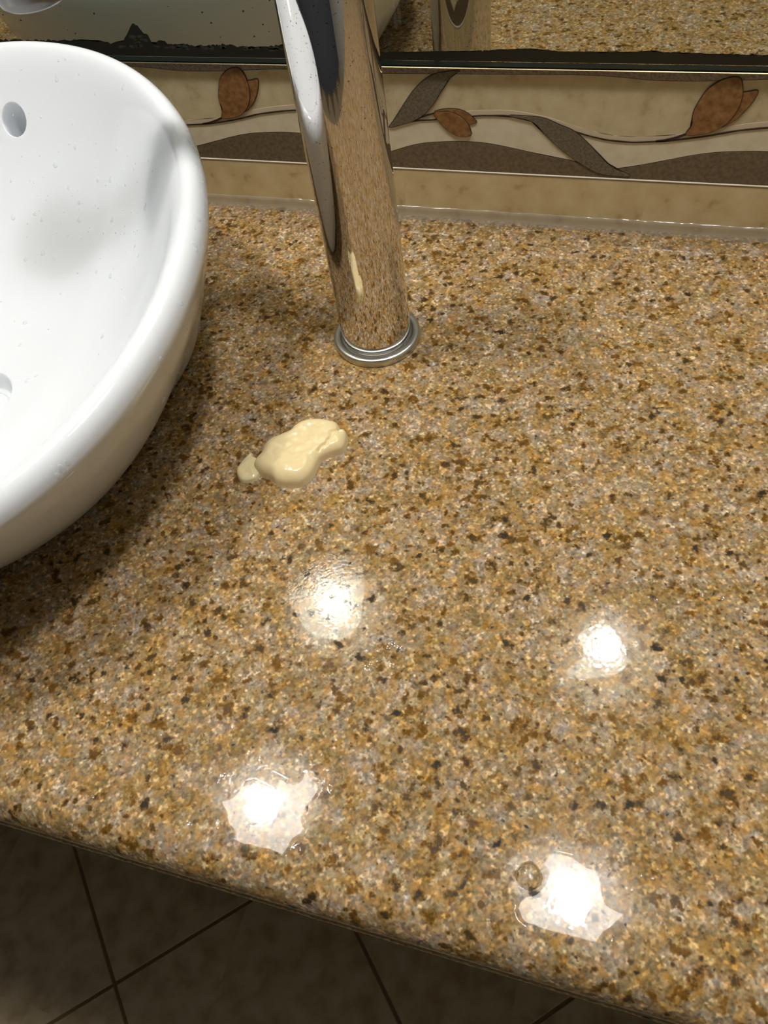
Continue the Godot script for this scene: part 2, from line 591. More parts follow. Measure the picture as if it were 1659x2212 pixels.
func back_wall() -> void:
	var wall := structure("wall_back", box(Vector3(-1.3, -LEVEL - 0.1, -0.2), Vector3(1.0, CEIL, -0.006)), M.plaster)
	var base := Vector3(JOINT + TILE / 2.0, 0, 0)
	# lower course: plain beige tiles
	for i in range(-3, 4):
		put("plain_tile", box(Vector3(-TILE / 2.0 + 0.0006, -0.03, -0.006), Vector3(TILE / 2.0 - 0.0006, 0.0444, 0.001), 0.0008), M.lower, wall, base + Vector3(TILE * i, 0, 0)).position -= Vector3.ZERO
	put("grout_line", box(Vector3(-1.29, 0.0444, -0.006), Vector3(0.99, 0.0456, 0.0014), 0.0004), M.grout, wall)
	# patterned course
	var tile := put("border_tile", box(Vector3(-TILE / 2.0 + 0.0003, 0.0456, -0.006), Vector3(TILE / 2.0 - 0.0003, 0.19, 0.0), 0.0003), M.beige, wall, base)
	var stem_low := pairs([-210, 80, -187.7, 86, -160.6, 88.6, -137.9, 91.8, -125, 92.6, -108.6, 92.8, -83, 89, -59.9, 82.4, -47.3, 79.1, -33, 76.4, -15.6, 75.6, 1.2, 76.9, 11.2, 77.9, 36.8, 82.5, 52, 86.6, 76.2, 90.5, 100, 92, 130, 88, 168, 80])
	var top := smooth_line(stem_low, false, 4)
	var bottom := smooth_line(pairs([-210, 58.5, -187.4, 66, -167.5, 69.2, -142.3, 70.5, -123.3, 69.3, -100.8, 65.4, -82.1, 61.8, -58, 58, -45, 53.9, -29.4, 51.2, -23, 53.5, -9.7, 56.5, 7.1, 60.8, 23.4, 65.4, 39.4, 69, 55.4, 71, 80.8, 72.2, 110, 70, 140, 64, 168, 58.5]), false, 4)
	var wave := top.duplicate()
	var low := bottom.duplicate()
	low.reverse()
	wave.append_array(low)
	decor("cream_wave", wave, M.cream, tile, 0.0003, 0.0)
	var shine := PackedVector2Array()
	for q in top:
		shine.append(q + Vector2(0, 0.0022))
	decor("pale_border", ribbon_outline(shine, 0.0019), M.pale, tile, 0.0002, 0.0)
	var band := bottom.duplicate()
	band.append_array(PackedVector2Array([Vector2(0.168, 0.0457), Vector2(-0.21, 0.0457)]))
	decor("brown_band", band, M.brown, tile, 0.0006)
	var gray := smooth_line(pairs([-210, 123.2, -155.1, 123.8, -102.1, 124.4, -60, 124.9, -34.9, 124.2, -18.5, 122.9, -2.4, 122.0, 28.9, 122.4, 67.8, 124.4, 95, 125.4, 130, 124.4, 168, 123.2]), false, 3)
	gray.append_array(PackedVector2Array([Vector2(0.168, 0.133), Vector2(-0.21, 0.133)]))
	decor("grey_band", gray, M.pewter, tile, 0.0007)
	decor("stem", ribbon_outline(top, 0.00045), M.line, tile, 0.0008, 0.0)
	decor("stem", ribbon_outline(smooth_line(pairs([-187.7, 86, -178, 90.2, -168.9, 93.2]), false, 4), 0.0005), M.line, tile, 0.0008, 0.0)
	decor("stem", ribbon_outline(smooth_line(pairs([1.2, 77.1, 11, 78.9, 22.5, 83.8]), false, 4), 0.0008), M.line, tile, 0.0008, 0.0)
	decor("leaf", smooth_line(pairs([-206.9, 80.7, -201.1, 88.6, -192, 101.1, -183.5, 111.4, -173.6, 119.6, -164.1, 124.1, -147.7, 126.5, -153.3, 122.6, -159.1, 115.5, -164.1, 108.3, -169.3, 100.8, -177.5, 92.2, -187.6, 86.2, -197.7, 83]), true, 4), M.leaf, tile, 0.0012)
	decor("leaf", smooth_line(pairs([-109.5, 93, -97.8, 93.2, -83.5, 92, -70.8, 87.1, -59.9, 82.7, -50.5, 75.3, -40.8, 66.2, -29, 55.5, -13.9, 48.4, -24.6, 48, -37.3, 49.3, -48.7, 54.7, -62, 62.9, -73.5, 72, -83, 81.1, -92.3, 89.5]), true, 4), M.leaf, tile, 0.0012)
	decor("petal", smooth_line(pairs([-168.6, 94.2, -159.2, 96.7, -148.9, 96.5, -141.6, 93.4, -137.1, 89.4, -135.6, 86.9, -142.2, 85.3, -145.8, 89.9, -154.7, 93.5]), true, 4), M.petal, tile, 0.001)
	decor("petal", smooth_line(pairs([-169, 93.4, -158.4, 94.9, -149.1, 92.2, -143.6, 87.7, -140.5, 81.2, -140.2, 77, -145, 75.2, -151.7, 76, -159.1, 80.5, -164.5, 86]), true, 4), M.petal, tile, 0.0015)
	decor("petal", smooth_line(pairs([35, 87.4, 43.3, 89.8, 51, 98.7, 54.1, 108.9, 53.7, 114.1, 58, 115.5, 63.1, 116.1, 62.2, 110.7, 58, 102.3, 51.9, 94.5, 43.5, 89]), true, 4), M.petal, tile, 0.001)
	decor("petal", smooth_line(pairs([21.8, 83.7, 24.6, 90.9, 23.8, 99.5, 26.2, 108.1, 30.1, 116.1, 36.6, 122.2, 43.6, 125.1, 49.4, 124.9, 52.2, 120.2, 53.9, 112.1, 53, 103.8, 48.8, 94.4, 40.7, 87.1, 31.6, 84.1]), true, 4), M.petal, tile, 0.0015)
	for i in [-3, -2, -1, 1, 2]:
		var c := tile.duplicate()
		wall.add_child(c, true)
		c.name = "border_tile_%03d" % (i + 3 if i < 0 else i + 2)
		c.position = base + Vector3(TILE * i, 0, 0)
	# sealant bead between wall and worktop
	var rows := []
	var n := noise(FastNoiseLite.TYPE_SIMPLEX_SMOOTH, 60.0, 51, 2)
	for k in 901:
		var x := -1.29 + 2.28 * k / 900.0
		var w := n.get_noise_1d(x)
		var w2 := n.get_noise_1d(x * 2.3 + 40.0)
		var r := PackedVector3Array()
		for q in [Vector2(0.0, 0.0098 + 0.0007 * w), Vector2(0.0013, 0.0094 + 0.0006 * w), Vector2(0.0017, 0.0068 + 0.0006 * w), Vector2(0.0021 + 0.0004 * w2, 0.0045), Vector2(0.0031 + 0.0009 * w2, 0.0019 + 0.0006 * w), Vector2(0.0047 + 0.0006 * w, 0.0007), Vector2(0.0052 + 0.0007 * w, -0.0006)]:
			r.append(Vector3(x, q.y, q.x + 0.0008))
		rows.append(r)
	structure("trim_1", sheet(rows, false, false), M.sealant)


func floor_tiles() -> void:
	var fl := structure("floor", box(Vector3(-1.3, -LEVEL - 0.1, -0.006), Vector3(1.0, -LEVEL - 0.002, 1.95)), M.floor_grout)
	var t := 0.2773
	var mesh := box(Vector3(-t / 2 + 0.002, -0.006, -t / 2 + 0.002), Vector3(t / 2 - 0.002, 0, t / 2 - 0.002), 0.0008)
	var turn := Basis(Vector3.UP, PI / 4)
	# the joints seen: x - z = -1.0768 and x + z = 0.16
	var a := Vector3(1, 0, -1).normalized()
	var b := Vector3(1, 0, 1).normalized()
	for i in range(-10, 9):
		for k in range(-9, 12):
			var p := a * (-1.0768 / sqrt(2.0) + (i + 0.5) * t) + b * (0.16 / sqrt(2.0) + (k + 0.5) * t)
			if p.x > -1.3 and p.x < 1.0 and p.z > 0.0 and p.z < 1.95:
				var o := put("floor_tile", mesh, M.floor, fl, Vector3(p.x, -LEVEL, p.z))
				o.basis = turn


# ---------------------------------------------------------------- worktop

func worktop() -> void:
	var prof := [Vector2(0.0, -0.012)]
	prof.append(Vector2(0.0, 0.0))
	for k in 14:
		prof.append(Vector2(0.54 * (k + 1) / 14.0, 0.0))
	for k in 10:
		var a := PI / 2 * (k + 1) / 10.0
		prof.append(Vector2(0.54 + 0.016 * sin(a), -0.016 + 0.016 * cos(a)))
	for q in [Vector2(0.556, -0.022), Vector2(0.5552, -0.0235), Vector2(0.5545, -0.0245), Vector2(0.5552, -0.0255), Vector2(0.556, -0.027), Vector2(0.556, -0.034), Vector2(0.5535, -0.038), Vector2(0.54, -0.04), Vector2(0.0, -0.04), Vector2(0.0, -0.012)]:
		prof.append(q)
	var xs := [-1.3, -1.23, -0.47, 0.29, 1.0]
	var us := [0.908, 1.0, 0.0, 1.0, 0.0658]
	var rows := []
	var uvs := []
	var run := 0.1
	for i in prof.size():
		var p: Vector2 = prof[i]
		if i > 0:
			run += p.distance_to(prof[i - 1])
		var r := PackedVector3Array()
		var u := PackedVector2Array()
		for k in xs.size():
			r.append(Vector3(xs[k], p.y, p.x))
			u.append(Vector2(us[k], run / GRANITE_SPAN))
		rows.append(r)
		uvs.append(u)
	var o := put("worktop", sheet(rows, false, true, uvs), M.granite, self)
	tag(o, "polished tan and brown speckled granite worktop with rounded front edge", "countertop")


# ---------------------------------------------------------------- mirror

func mirror() -> void:
	var o := thing("wall_mirror", Vector3(0, 0, 0), "large frameless wall mirror with blackened corroded lower edge above the patterned tiles", "mirror")
	put("mirror_glass", box(Vector3(-1.28, 0.1335, -0.0005), Vector3(0.98, 1.1, MIRROR_Z), 0.0004), M.silver, o)
	put("glass_edge", box(Vector3(-1.28, 0.1294, -0.0004), Vector3(0.98, 0.1346, MIRROR_Z + 0.0001), 0.0012), M.glass_edge, o)
	put("edge_strip", box(Vector3(-1.28, 0.1286, -0.0004), Vector3(0.98, 0.1296, MIRROR_Z + 0.0008), 0.0004), M.brass, o)
	# the rotten silvering: a ragged band of black along the lower edge
	var crest := pairs([-1279, 142, -900, 146, -700, 143, -560, 145, -470, 146, -435.1, 144.5, -425.3, 145.3, -415.6, 154.2, -410.4, 159.4, -406.1, 155.6, -405.3, 151.5, -400.8, 150.1, -399.8, 145.2, -396.2, 143.8, -392.8, 146, -387.1, 145.7, -384.5, 143.6, -377.3, 143, -370.2, 144.1, -358.2, 142.1, -345.2, 143.3, -335.3, 144.1, -319.9, 142.2, -300.1, 142.4, -288.2, 143.6, -280.2, 145, -250, 141, -202.9, 139.5, -177.8, 139.9, -163.6, 141, -142.8, 141, -109, 143, -92.8, 143.2, -76.1, 141.8, -36, 141.7, -13.3, 142.6, 17.1, 141.5, 63.6, 140.9, 200, 142, 500, 141, 979, 142])
	var n := noise(FastNoiseLite.TYPE_SIMPLEX_SMOOTH, 260.0, 61, 4)
	var ragged := PackedVector2Array()
	for i in crest.size() - 1:
		var a := crest[i]
		var b := crest[i + 1]
		var steps := clampi(int(absf(b.x - a.x) / 0.0011), 1, 60)
		for k in steps:
			var q := a.lerp(b, float(k) / steps)
			var amp := 0.0022 if q.x < -0.24 else 0.0012
			ragged.append(q + Vector2(0, amp * n.get_noise_1d(q.x)))
	ragged.append_array(PackedVector2Array([Vector2(0.979, 0.1343), Vector2(-1.279, 0.1343)]))
	var rot := put("corroded_edge", plate(ragged, MIRROR_Z - 0.0005, MIRROR_Z + 0.0002), M.rot, o)
	# pale flakes of silver left in the band, and specks in the glass above it
	var g := RandomNumberGenerator.new()
	g.seed = 9
	var st_mesh := ArrayMesh.new()
	for i in 46:
		var c := Vector2(g.randf_range(-0.437, -0.245), 0)
		c.y = 0.1405 + 0.0016 * g.randf()
		if i < 10:
			c = Vector2(-0.4105 + g.randf_range(-0.006, 0.007), 0.1415 + g.randf() * 0.009)
		plate(blot(c, g.randf_range(0.0006, 0.0016), g, 2.0), MIRROR_Z, MIRROR_Z + 0.0003, st_mesh)
	var flakes := put("silver_flakes", st_mesh, M.flake, rot)
	flakes.set_meta("kind", "stuff")
	var sp := ArrayMesh.new()
	for i in 60:
		var c := Vector2(g.randf_range(-0.62, -0.28), g.randf_range(0.148, 0.22))
		plate(blot(c, g.randf_range(0.0002, 0.0007), g, 1.3), MIRROR_Z - 0.0002, MIRROR_Z + 0.0002, sp)
	for i in 14:
		var c := Vector2(g.randf_range(-0.1, 0.4), g.randf_range(0.15, 0.24))
		plate(blot(c, g.randf_range(0.0002, 0.0005), g, 1.3), MIRROR_Z - 0.0002, MIRROR_Z + 0.0002, sp)
	var specks := put("black_specks", sp, M.rot, o)
	specks.set_meta("kind", "stuff")


func water_runs() -> void:
	for w in [[-0.1929, 0.1578, "longer thin run of water down the mirror, just right of the tap"], [-0.1897, 0.1612, "shorter thin run of water down the mirror, just right of the tap"]]:
		var d := put("water_run", dome_mesh(16.0, 0.5), M.water, self)
		# the round end hangs down, the tail points up along the glass
		d.transform = Transform3D(Basis(Vector3.LEFT, Vector3.BACK, Vector3.DOWN).scaled_local(Vector3.ONE * 0.0013), Vector3(w[0], LEVEL + w[1], MIRROR_Z + 0.0001))
		tag(d, w[2], "water")


func blot(c: Vector2, r: float, g: RandomNumberGenerator, stretch: float) -> PackedVector2Array:
	var p := PackedVector2Array()
	for k in 9:
		var a := TAU * k / 9.0
		p.append(c + Vector2(cos(a) * stretch, sin(a)) * r * g.randf_range(0.55, 1.2))
	return p


# ---------------------------------------------------------------- basin

func make_basin_profile() -> void:
	var hm := 0.1285
	var rb := 0.6217
	var p := 1.1863
	var ht := 0.1426
	var lip := 0.0101
	var y0 := 0.022
	var L: Array[Vector3] = [Vector3(0, 0, 0), Vector3(0.3, 0, 0), Vector3(rb - 0.03, 0, 0), Vector3(rb - 0.008, 0.001, 0)]
	for i in 24:
		var t := (i + 1) / 24.0
		L.append(Vector3(rb + (1 - rb) * pow(1 - pow(1 - t, p), 1.0 / p), hm * t, 0))
	for i in 10:
		var u := PI / 2 * (i + 1) / 10.0
		L.append(Vector3(1, hm + (ht - hm) * sin(u), -lip * (1 - cos(u))))
	var top := ht - 0.001 - y0
	var a := Vector3(1, ht, -0.0115)
	var b := Vector3(1, ht, -0.0165)
	var c := Vector3(0.955, y0 + top * pow(0.955, 2.8), -0.0165)
	for i in 8:
		var t := (i + 1) / 8.0
		L.append(a * (1 - t) * (1 - t) + b * 2.0 * t * (1 - t) + c * t * t)
	for i in 100:
		var r := 0.955 - (0.955 - 0.13) * (i + 1) / 100.0
		L.append(Vector3(r, y0 + top * pow(r, 2.8), -0.0165 * r / 0.955))
	var yb := y0 + top * pow(0.13, 2.8)
	for i in 12:
		var t := (i + 1) / 12.0
		L.append(Vector3(0.13 - 0.035 * t, yb - 0.012 * t * t * (3 - 2 * t), -0.002 * (1 - t)))
	L.append(Vector3(0.05, yb - 0.0125, 0))
	L.append(Vector3(0, yb - 0.0125, 0))
	basin_profile = L


func basin_point(th: float, j: float) -> Vector3:   # relative to the basin's base
	var i := clampi(int(j), 0, basin_profile.size() - 2)
	var q := basin_profile[i].lerp(basin_profile[i + 1], j - i)
	var s := sin(th)
	var c := cos(th)
	var share := q.x
	if j <= 27.0:   # the wall towards the mirror stands steeper
		share = 1.0 - (1.0 - share) * (1.0 - 0.6217 - 0.17 * smoothstep(-0.05, 0.6, -s)) / (1.0 - 0.6217)
	var x := ((0.2055 if c > 0 else 0.3) * share + q.z) * c
	var z := ((0.2329 if s > 0 else 0.244) * share + q.z) * s
	return Vector3(cos(B_ROT) * x - sin(B_ROT) * z, q.y * (1 + B_SLOPE * z), sin(B_ROT) * x + cos(B_ROT) * z)


func basin() -> void:
	make_basin_profile()
	var o := thing("vessel_basin", Vector3(B_CX, 0, B_CZ), "round white glazed ceramic vessel basin with overflow hole, wet with droplets", "sink")
	var cols := PackedFloat32Array()
	for k in 720:
		for q in (5 if k > 520 and k < 562 else 1):
			cols.append(TAU * (k + q / 5.0) / 720.0)
	var hole := basin_point(deg_to_rad(270.6), 52.5)
	var back := Vector3(sin(B_ROT), 0, -cos(B_ROT))
	var rows := []
	for i in basin_profile.size():
		var parts := 5 if i > 44 and i < 62 else 1
		for half in parts:
			var r := PackedVector3Array()
			for th in cols:
				var p := basin_point(th, i + float(half) / parts)
				if i > 40 and i < 72:
					var d := p - hole
					d -= back * d.dot(back)
					var q := Vector2(d.x, d.y * 1.0).length() / 0.0093
					if q < 1.25 and p.distance_to(hole) < 0.04:
						var w := 1.0 - smoothstep(0.93, 1.1, q)
						p += (back * 0.45 + Vector3(0, -0.9, 0)) * 0.04 * w
				r.append(p)
			rows.append(r)
	put("bowl", sheet(rows, true, true), M.ceramic, o)
	put("drain_cover", lathe([Vector2(0.0, 0.0), Vector2(0.0185, 0.0), Vector2(0.019, 0.003), Vector2(0.0165, 0.0055), Vector2(0.008, 0.0065), Vector2(0.0, 0.0067)], 40), M.ceramic, o, Vector3(0, 0.0085, 0))


# ---------------------------------------------------------------- tap

func tap() -> void:
	var o := thing("basin_tap", TAP, "tall round chrome basin tap with spotted polished column and spout over the basin", "faucet")
	put("column", lathe([Vector2(0.0, 0.004), Vector2(0.0252, 0.004), Vector2(0.0262, 0.0062), Vector2(0.0267, 0.012), Vector2(0.0267, 0.1), Vector2(0.0267, 0.2), Vector2(0.0267, 0.292), Vector2(0.0255, 0.299), Vector2(0.022, 0.302), Vector2(0.0, 0.303)], 96), M.spotted_chrome, o)
	put("base_flange", lathe([Vector2(0.0, 0.0), Vector2(0.0328, 0.0), Vector2(0.0333, 0.0006), Vector2(0.0333, 0.0056), Vector2(0.0328, 0.0064), Vector2(0.0318, 0.0068), Vector2(0.0286, 0.0068), Vector2(0.0281, 0.0064), Vector2(0.0278, 0.005), Vector2(0.0262, 0.0046), Vector2(0.0, 0.0046)], 96), M.dull_chrome, o)
	# spout: a round arm that ends in a downward mouth over the basin
	var dir := Vector3(-0.351 - TAP.x, 0, 0.176 - TAP.z)
	var length := dir.length()
	var ax := dir.normalized()
	var side := ax.cross(Vector3.UP)
	var rows := []
	for k in 18:
		var t := k / 17.0
		var c := ax * (0.015 + (length - 0.015) * t) + Vector3(0, 0.284 - 0.004 * t, 0)
		var r := PackedVector3Array()
		for q in 32:
			var an := TAU * q / 32.0
			r.append(c + side * cos(an) * 0.0125 + Vector3(0, sin(an) * 0.0125, 0))
		rows.append(r)
	put("spout", sheet(rows, true, false), M.chrome, o)
	put("spout_mouth", lathe([Vector2(0.0, 0.003), Vector2(0.012, 0.0028), Vector2(0.0135, 0.0005), Vector2(0.017, 0.0), Vector2(0.0196, 0.0018), Vector2(0.0206, 0.006), Vector2(0.0208, 0.03), Vector2(0.0208, 0.052), Vector2(0.019, 0.057), Vector2(0.0, 0.058)], 48), M.dark_chrome, o, Vector3(dir.x, 0.246, dir.z))
	var rod := lathe([Vector2(0.0, 0.0), Vector2(0.006, 0.0), Vector2(0.0055, 0.05), Vector2(0.0065, 0.085), Vector2(0.005, 0.09), Vector2(0.0, 0.0905)], 24)
	var lever := put("lever", rod, M.chrome, o, Vector3(0, 0.297, 0))
	lever.rotation = Vector3(0.9, 0.4, 0)


# ---------------------------------------------------------------- lump of soap

func edge_distance(p: Vector2, line: PackedVector2Array) -> float:   # positive inside
	var best := 1e9
	var n := line.size()
	for i in n:
		var a := line[i]
		var ab := line[(i + 1) % n] - a
		var t := clampf((p - a).dot(ab) / ab.length_squared(), 0.0, 1.0)
		best = minf(best, (p - a - ab * t).length_squared())
	best = sqrt(best)
	return best if Geometry2D.is_point_in_polygon(p, line) else -best


# A body whose height over the worktop follows from the distance to its outline; high.call(point, distance) gives it.
func relief(line: PackedVector2Array, cell: float, high: Callable, at: Vector2) -> ArrayMesh:
	var lo := line[0]
	var hi := line[0]
	for p in line:
		lo = lo.min(p)
		hi = hi.max(p)
	lo -= Vector2.ONE * cell * 3
	hi += Vector2.ONE * cell * 3
	var nx := int((hi.x - lo.x) / cell) + 1
	var ny := int((hi.y - lo.y) / cell) + 1
	var st := SurfaceTool.new()
	st.begin(Mesh.PRIMITIVE_TRIANGLES)
	var hs := PackedFloat32Array()
	for k in ny:
		for i in nx:
			var p := lo + Vector2(i, k) * cell
			var d := edge_distance(p, line)
			var h: float = high.call(p, d) if d > -cell * 2.5 else -1.0
			hs.append(h)
			st.set_uv(p * 10.0)
			st.add_vertex(Vector3(p.x - at.x, maxf(h, -0.0012), p.y - at.y))
	for k in ny - 1:
		for i in nx - 1:
			var a := k * nx + i
			for t in [[a, a + 1, a + nx], [a + 1, a + nx + 1, a + nx]]:
				if maxf(hs[t[0]], maxf(hs[t[1]], hs[t[2]])) > -0.0006:
					for q in t:
						st.add_index(q)
	st.generate_normals()
	return st.commit()


func lump() -> void:
	var line := smooth_line(pairs([-230.6, 300.6, -230.2, 294.8, -228.8, 289.6, -229.3, 283, -226.3, 276.5, -221.2, 271.8, -215.9, 267.5, -214.1, 262.8, -209.4, 256.8, -203.6, 253.9, -195.9, 252.3, -188.9, 252.8, -183.9, 253.7, -180.4, 257.4, -179.6, 258.9, -177, 258.5, -173.9, 262.2, -172, 270.2, -172.8, 276.1, -178.1, 280, -182.8, 283.7, -185.5, 287.4, -185.9, 293.9, -186.7, 301.2, -189.5, 308, -194.7, 311.7, -204.6, 313.2, -210.4, 311.6, -214, 309.1, -221.2, 307.7, -227, 304.7]), true, 3)
	var n := noise(FastNoiseLite.TYPE_SIMPLEX_SMOOTH, 110.0, 71, 2)
	var ga := Vector2(-0.1865, 0.2845)
	var gb := Vector2(-0.1795, 0.2595)
	var high := func(p: Vector2, d: float) -> float:
		if d <= 0.0:
			return d * 2.0 + 0.0003
		var u := clampf(d / 0.0085, 0.0, 1.0)
		var h := 0.0015 * clampf(d / 0.0006, 0.0, 1.0) + 0.0085 * sqrt(1.0 - (1.0 - u) * (1.0 - u))
		h += 0.0009 * n.get_noise_2dv(p * 0.8) * u
		h += 0.002 * exp(-(p.distance_squared_to(Vector2(-0.203, 0.302)) / 0.00012))
		var pw := p + Vector2(n.get_noise_2dv(p + Vector2(1, 0)), n.get_noise_2dv(p + Vector2(0, 1))) * 0.0028
		var t := clampf((pw - ga).dot(gb - ga) / (gb - ga).length_squared(), 0.0, 1.0)
		var e := pw.distance_to(ga.lerp(gb, t)) / (0.001 + 0.0009 * t)
		h -= 0.0028 * exp(-e * e) * clampf(d / 0.0015, 0.0, 1.0)
		return h
	var c := Vector2(-0.203, 0.283)
	var o := put("soap_lump", relief(line, 0.0006, high, c), M.wax, self, Vector3(c.x, 0, c.y))
	tag(o, "larger glossy pale cream lump lying on the wet granite worktop", "soap")
	var line2 := smooth_line(pairs([-241.6, 307, -241.9, 301.8, -240.2, 294.9, -237.4, 288.6, -235.2, 291.9, -231.3, 293.3, -226.1, 299.7, -224.2, 306.2, -225.6, 311.2, -231.7, 314.5, -236.6, 313.3]), true, 3)
	var high2 := func(p: Vector2, d: float) -> float:
		if d <= 0.0:
			return d * 2.0 + 0.0003
		var u := clampf(d / 0.006, 0.0, 1.0)
		return 0.0012 * clampf(d / 0.0005, 0.0, 1.0) + 0.0026 * sqrt(1.0 - (1.0 - u) * (1.0 - u)) + 0.0006 * n.get_noise_2dv(p * 1.3) * u
	var c2 := Vector2(-0.234, 0.303)
	var o2 := put("soap_fragment", relief(line2, 0.0005, high2, c2), M.wax, self, Vector3(c2.x, 0, c2.y))
	tag(o2, "small pale cream fragment touching the left end of the larger lump", "soap")


# ---------------------------------------------------------------- water

func film(line: PackedVector2Array, deep: float, rim: float, rough: float, freq: float, sd: int, label: String, called := "water_puddle", mat := "water") -> void:
	var n := noise(FastNoiseLite.TYPE_SIMPLEX_SMOOTH, freq, sd, 3)
	var high := func(p: Vector2, d: float) -> float:
		if d <= 0.0:
			return maxf(d, -0.001)
		# a short steep lip, then a slope that flattens out
		var u := clampf(d / rim, 0.0, 1.0)
		return 0.00006 + minf(d, 0.00025) * 0.5 + deep * (u - u * u * u / 3.0) * 1.5 + rough * n.get_noise_2dv(p) * clampf(d / 0.001, 0.0, 1.0)
	var c := Vector2.ZERO
	for p in line:
		c += p / line.size()
	var o := put(called, relief(line, 0.0003 if mat == "bead" else 0.0005, high, c), M[mat], self, Vector3(c.x, 0, c.y))
	tag(o, label, "water")


func jitter(line: PackedVector2Array, amp: float, sd: int) -> PackedVector2Array:
	var n := noise(FastNoiseLite.TYPE_SIMPLEX_SMOOTH, 300.0, sd, 3)
	var o := PackedVector2Array()
	for p in line:
		o.append(p + Vector2(n.get_noise_2dv(p), n.get_noise_2dv(p + Vector2(5, 3))) * amp)
	return o


func dome_mesh(tail: float, height: float) -> ArrayMesh:   # unit radius, y up, tail along -z
	var rows := []
	for i in 8:
		var a := PI / 2 * i / 7.0
		var r := PackedVector3Array()
		for k in 20:
			var t := TAU * k / 20.0
			var z := sin(t) * cos(a)
			if z < 0:
				z *= tail
			r.append(Vector3(cos(t) * cos(a) * (1.0 if z > 0 else 1.0 - 0.25 * absf(z) / tail), -0.08 + (height + 0.08) * sin(a), z))
		rows.append(r)
	return sheet(rows, true, true)


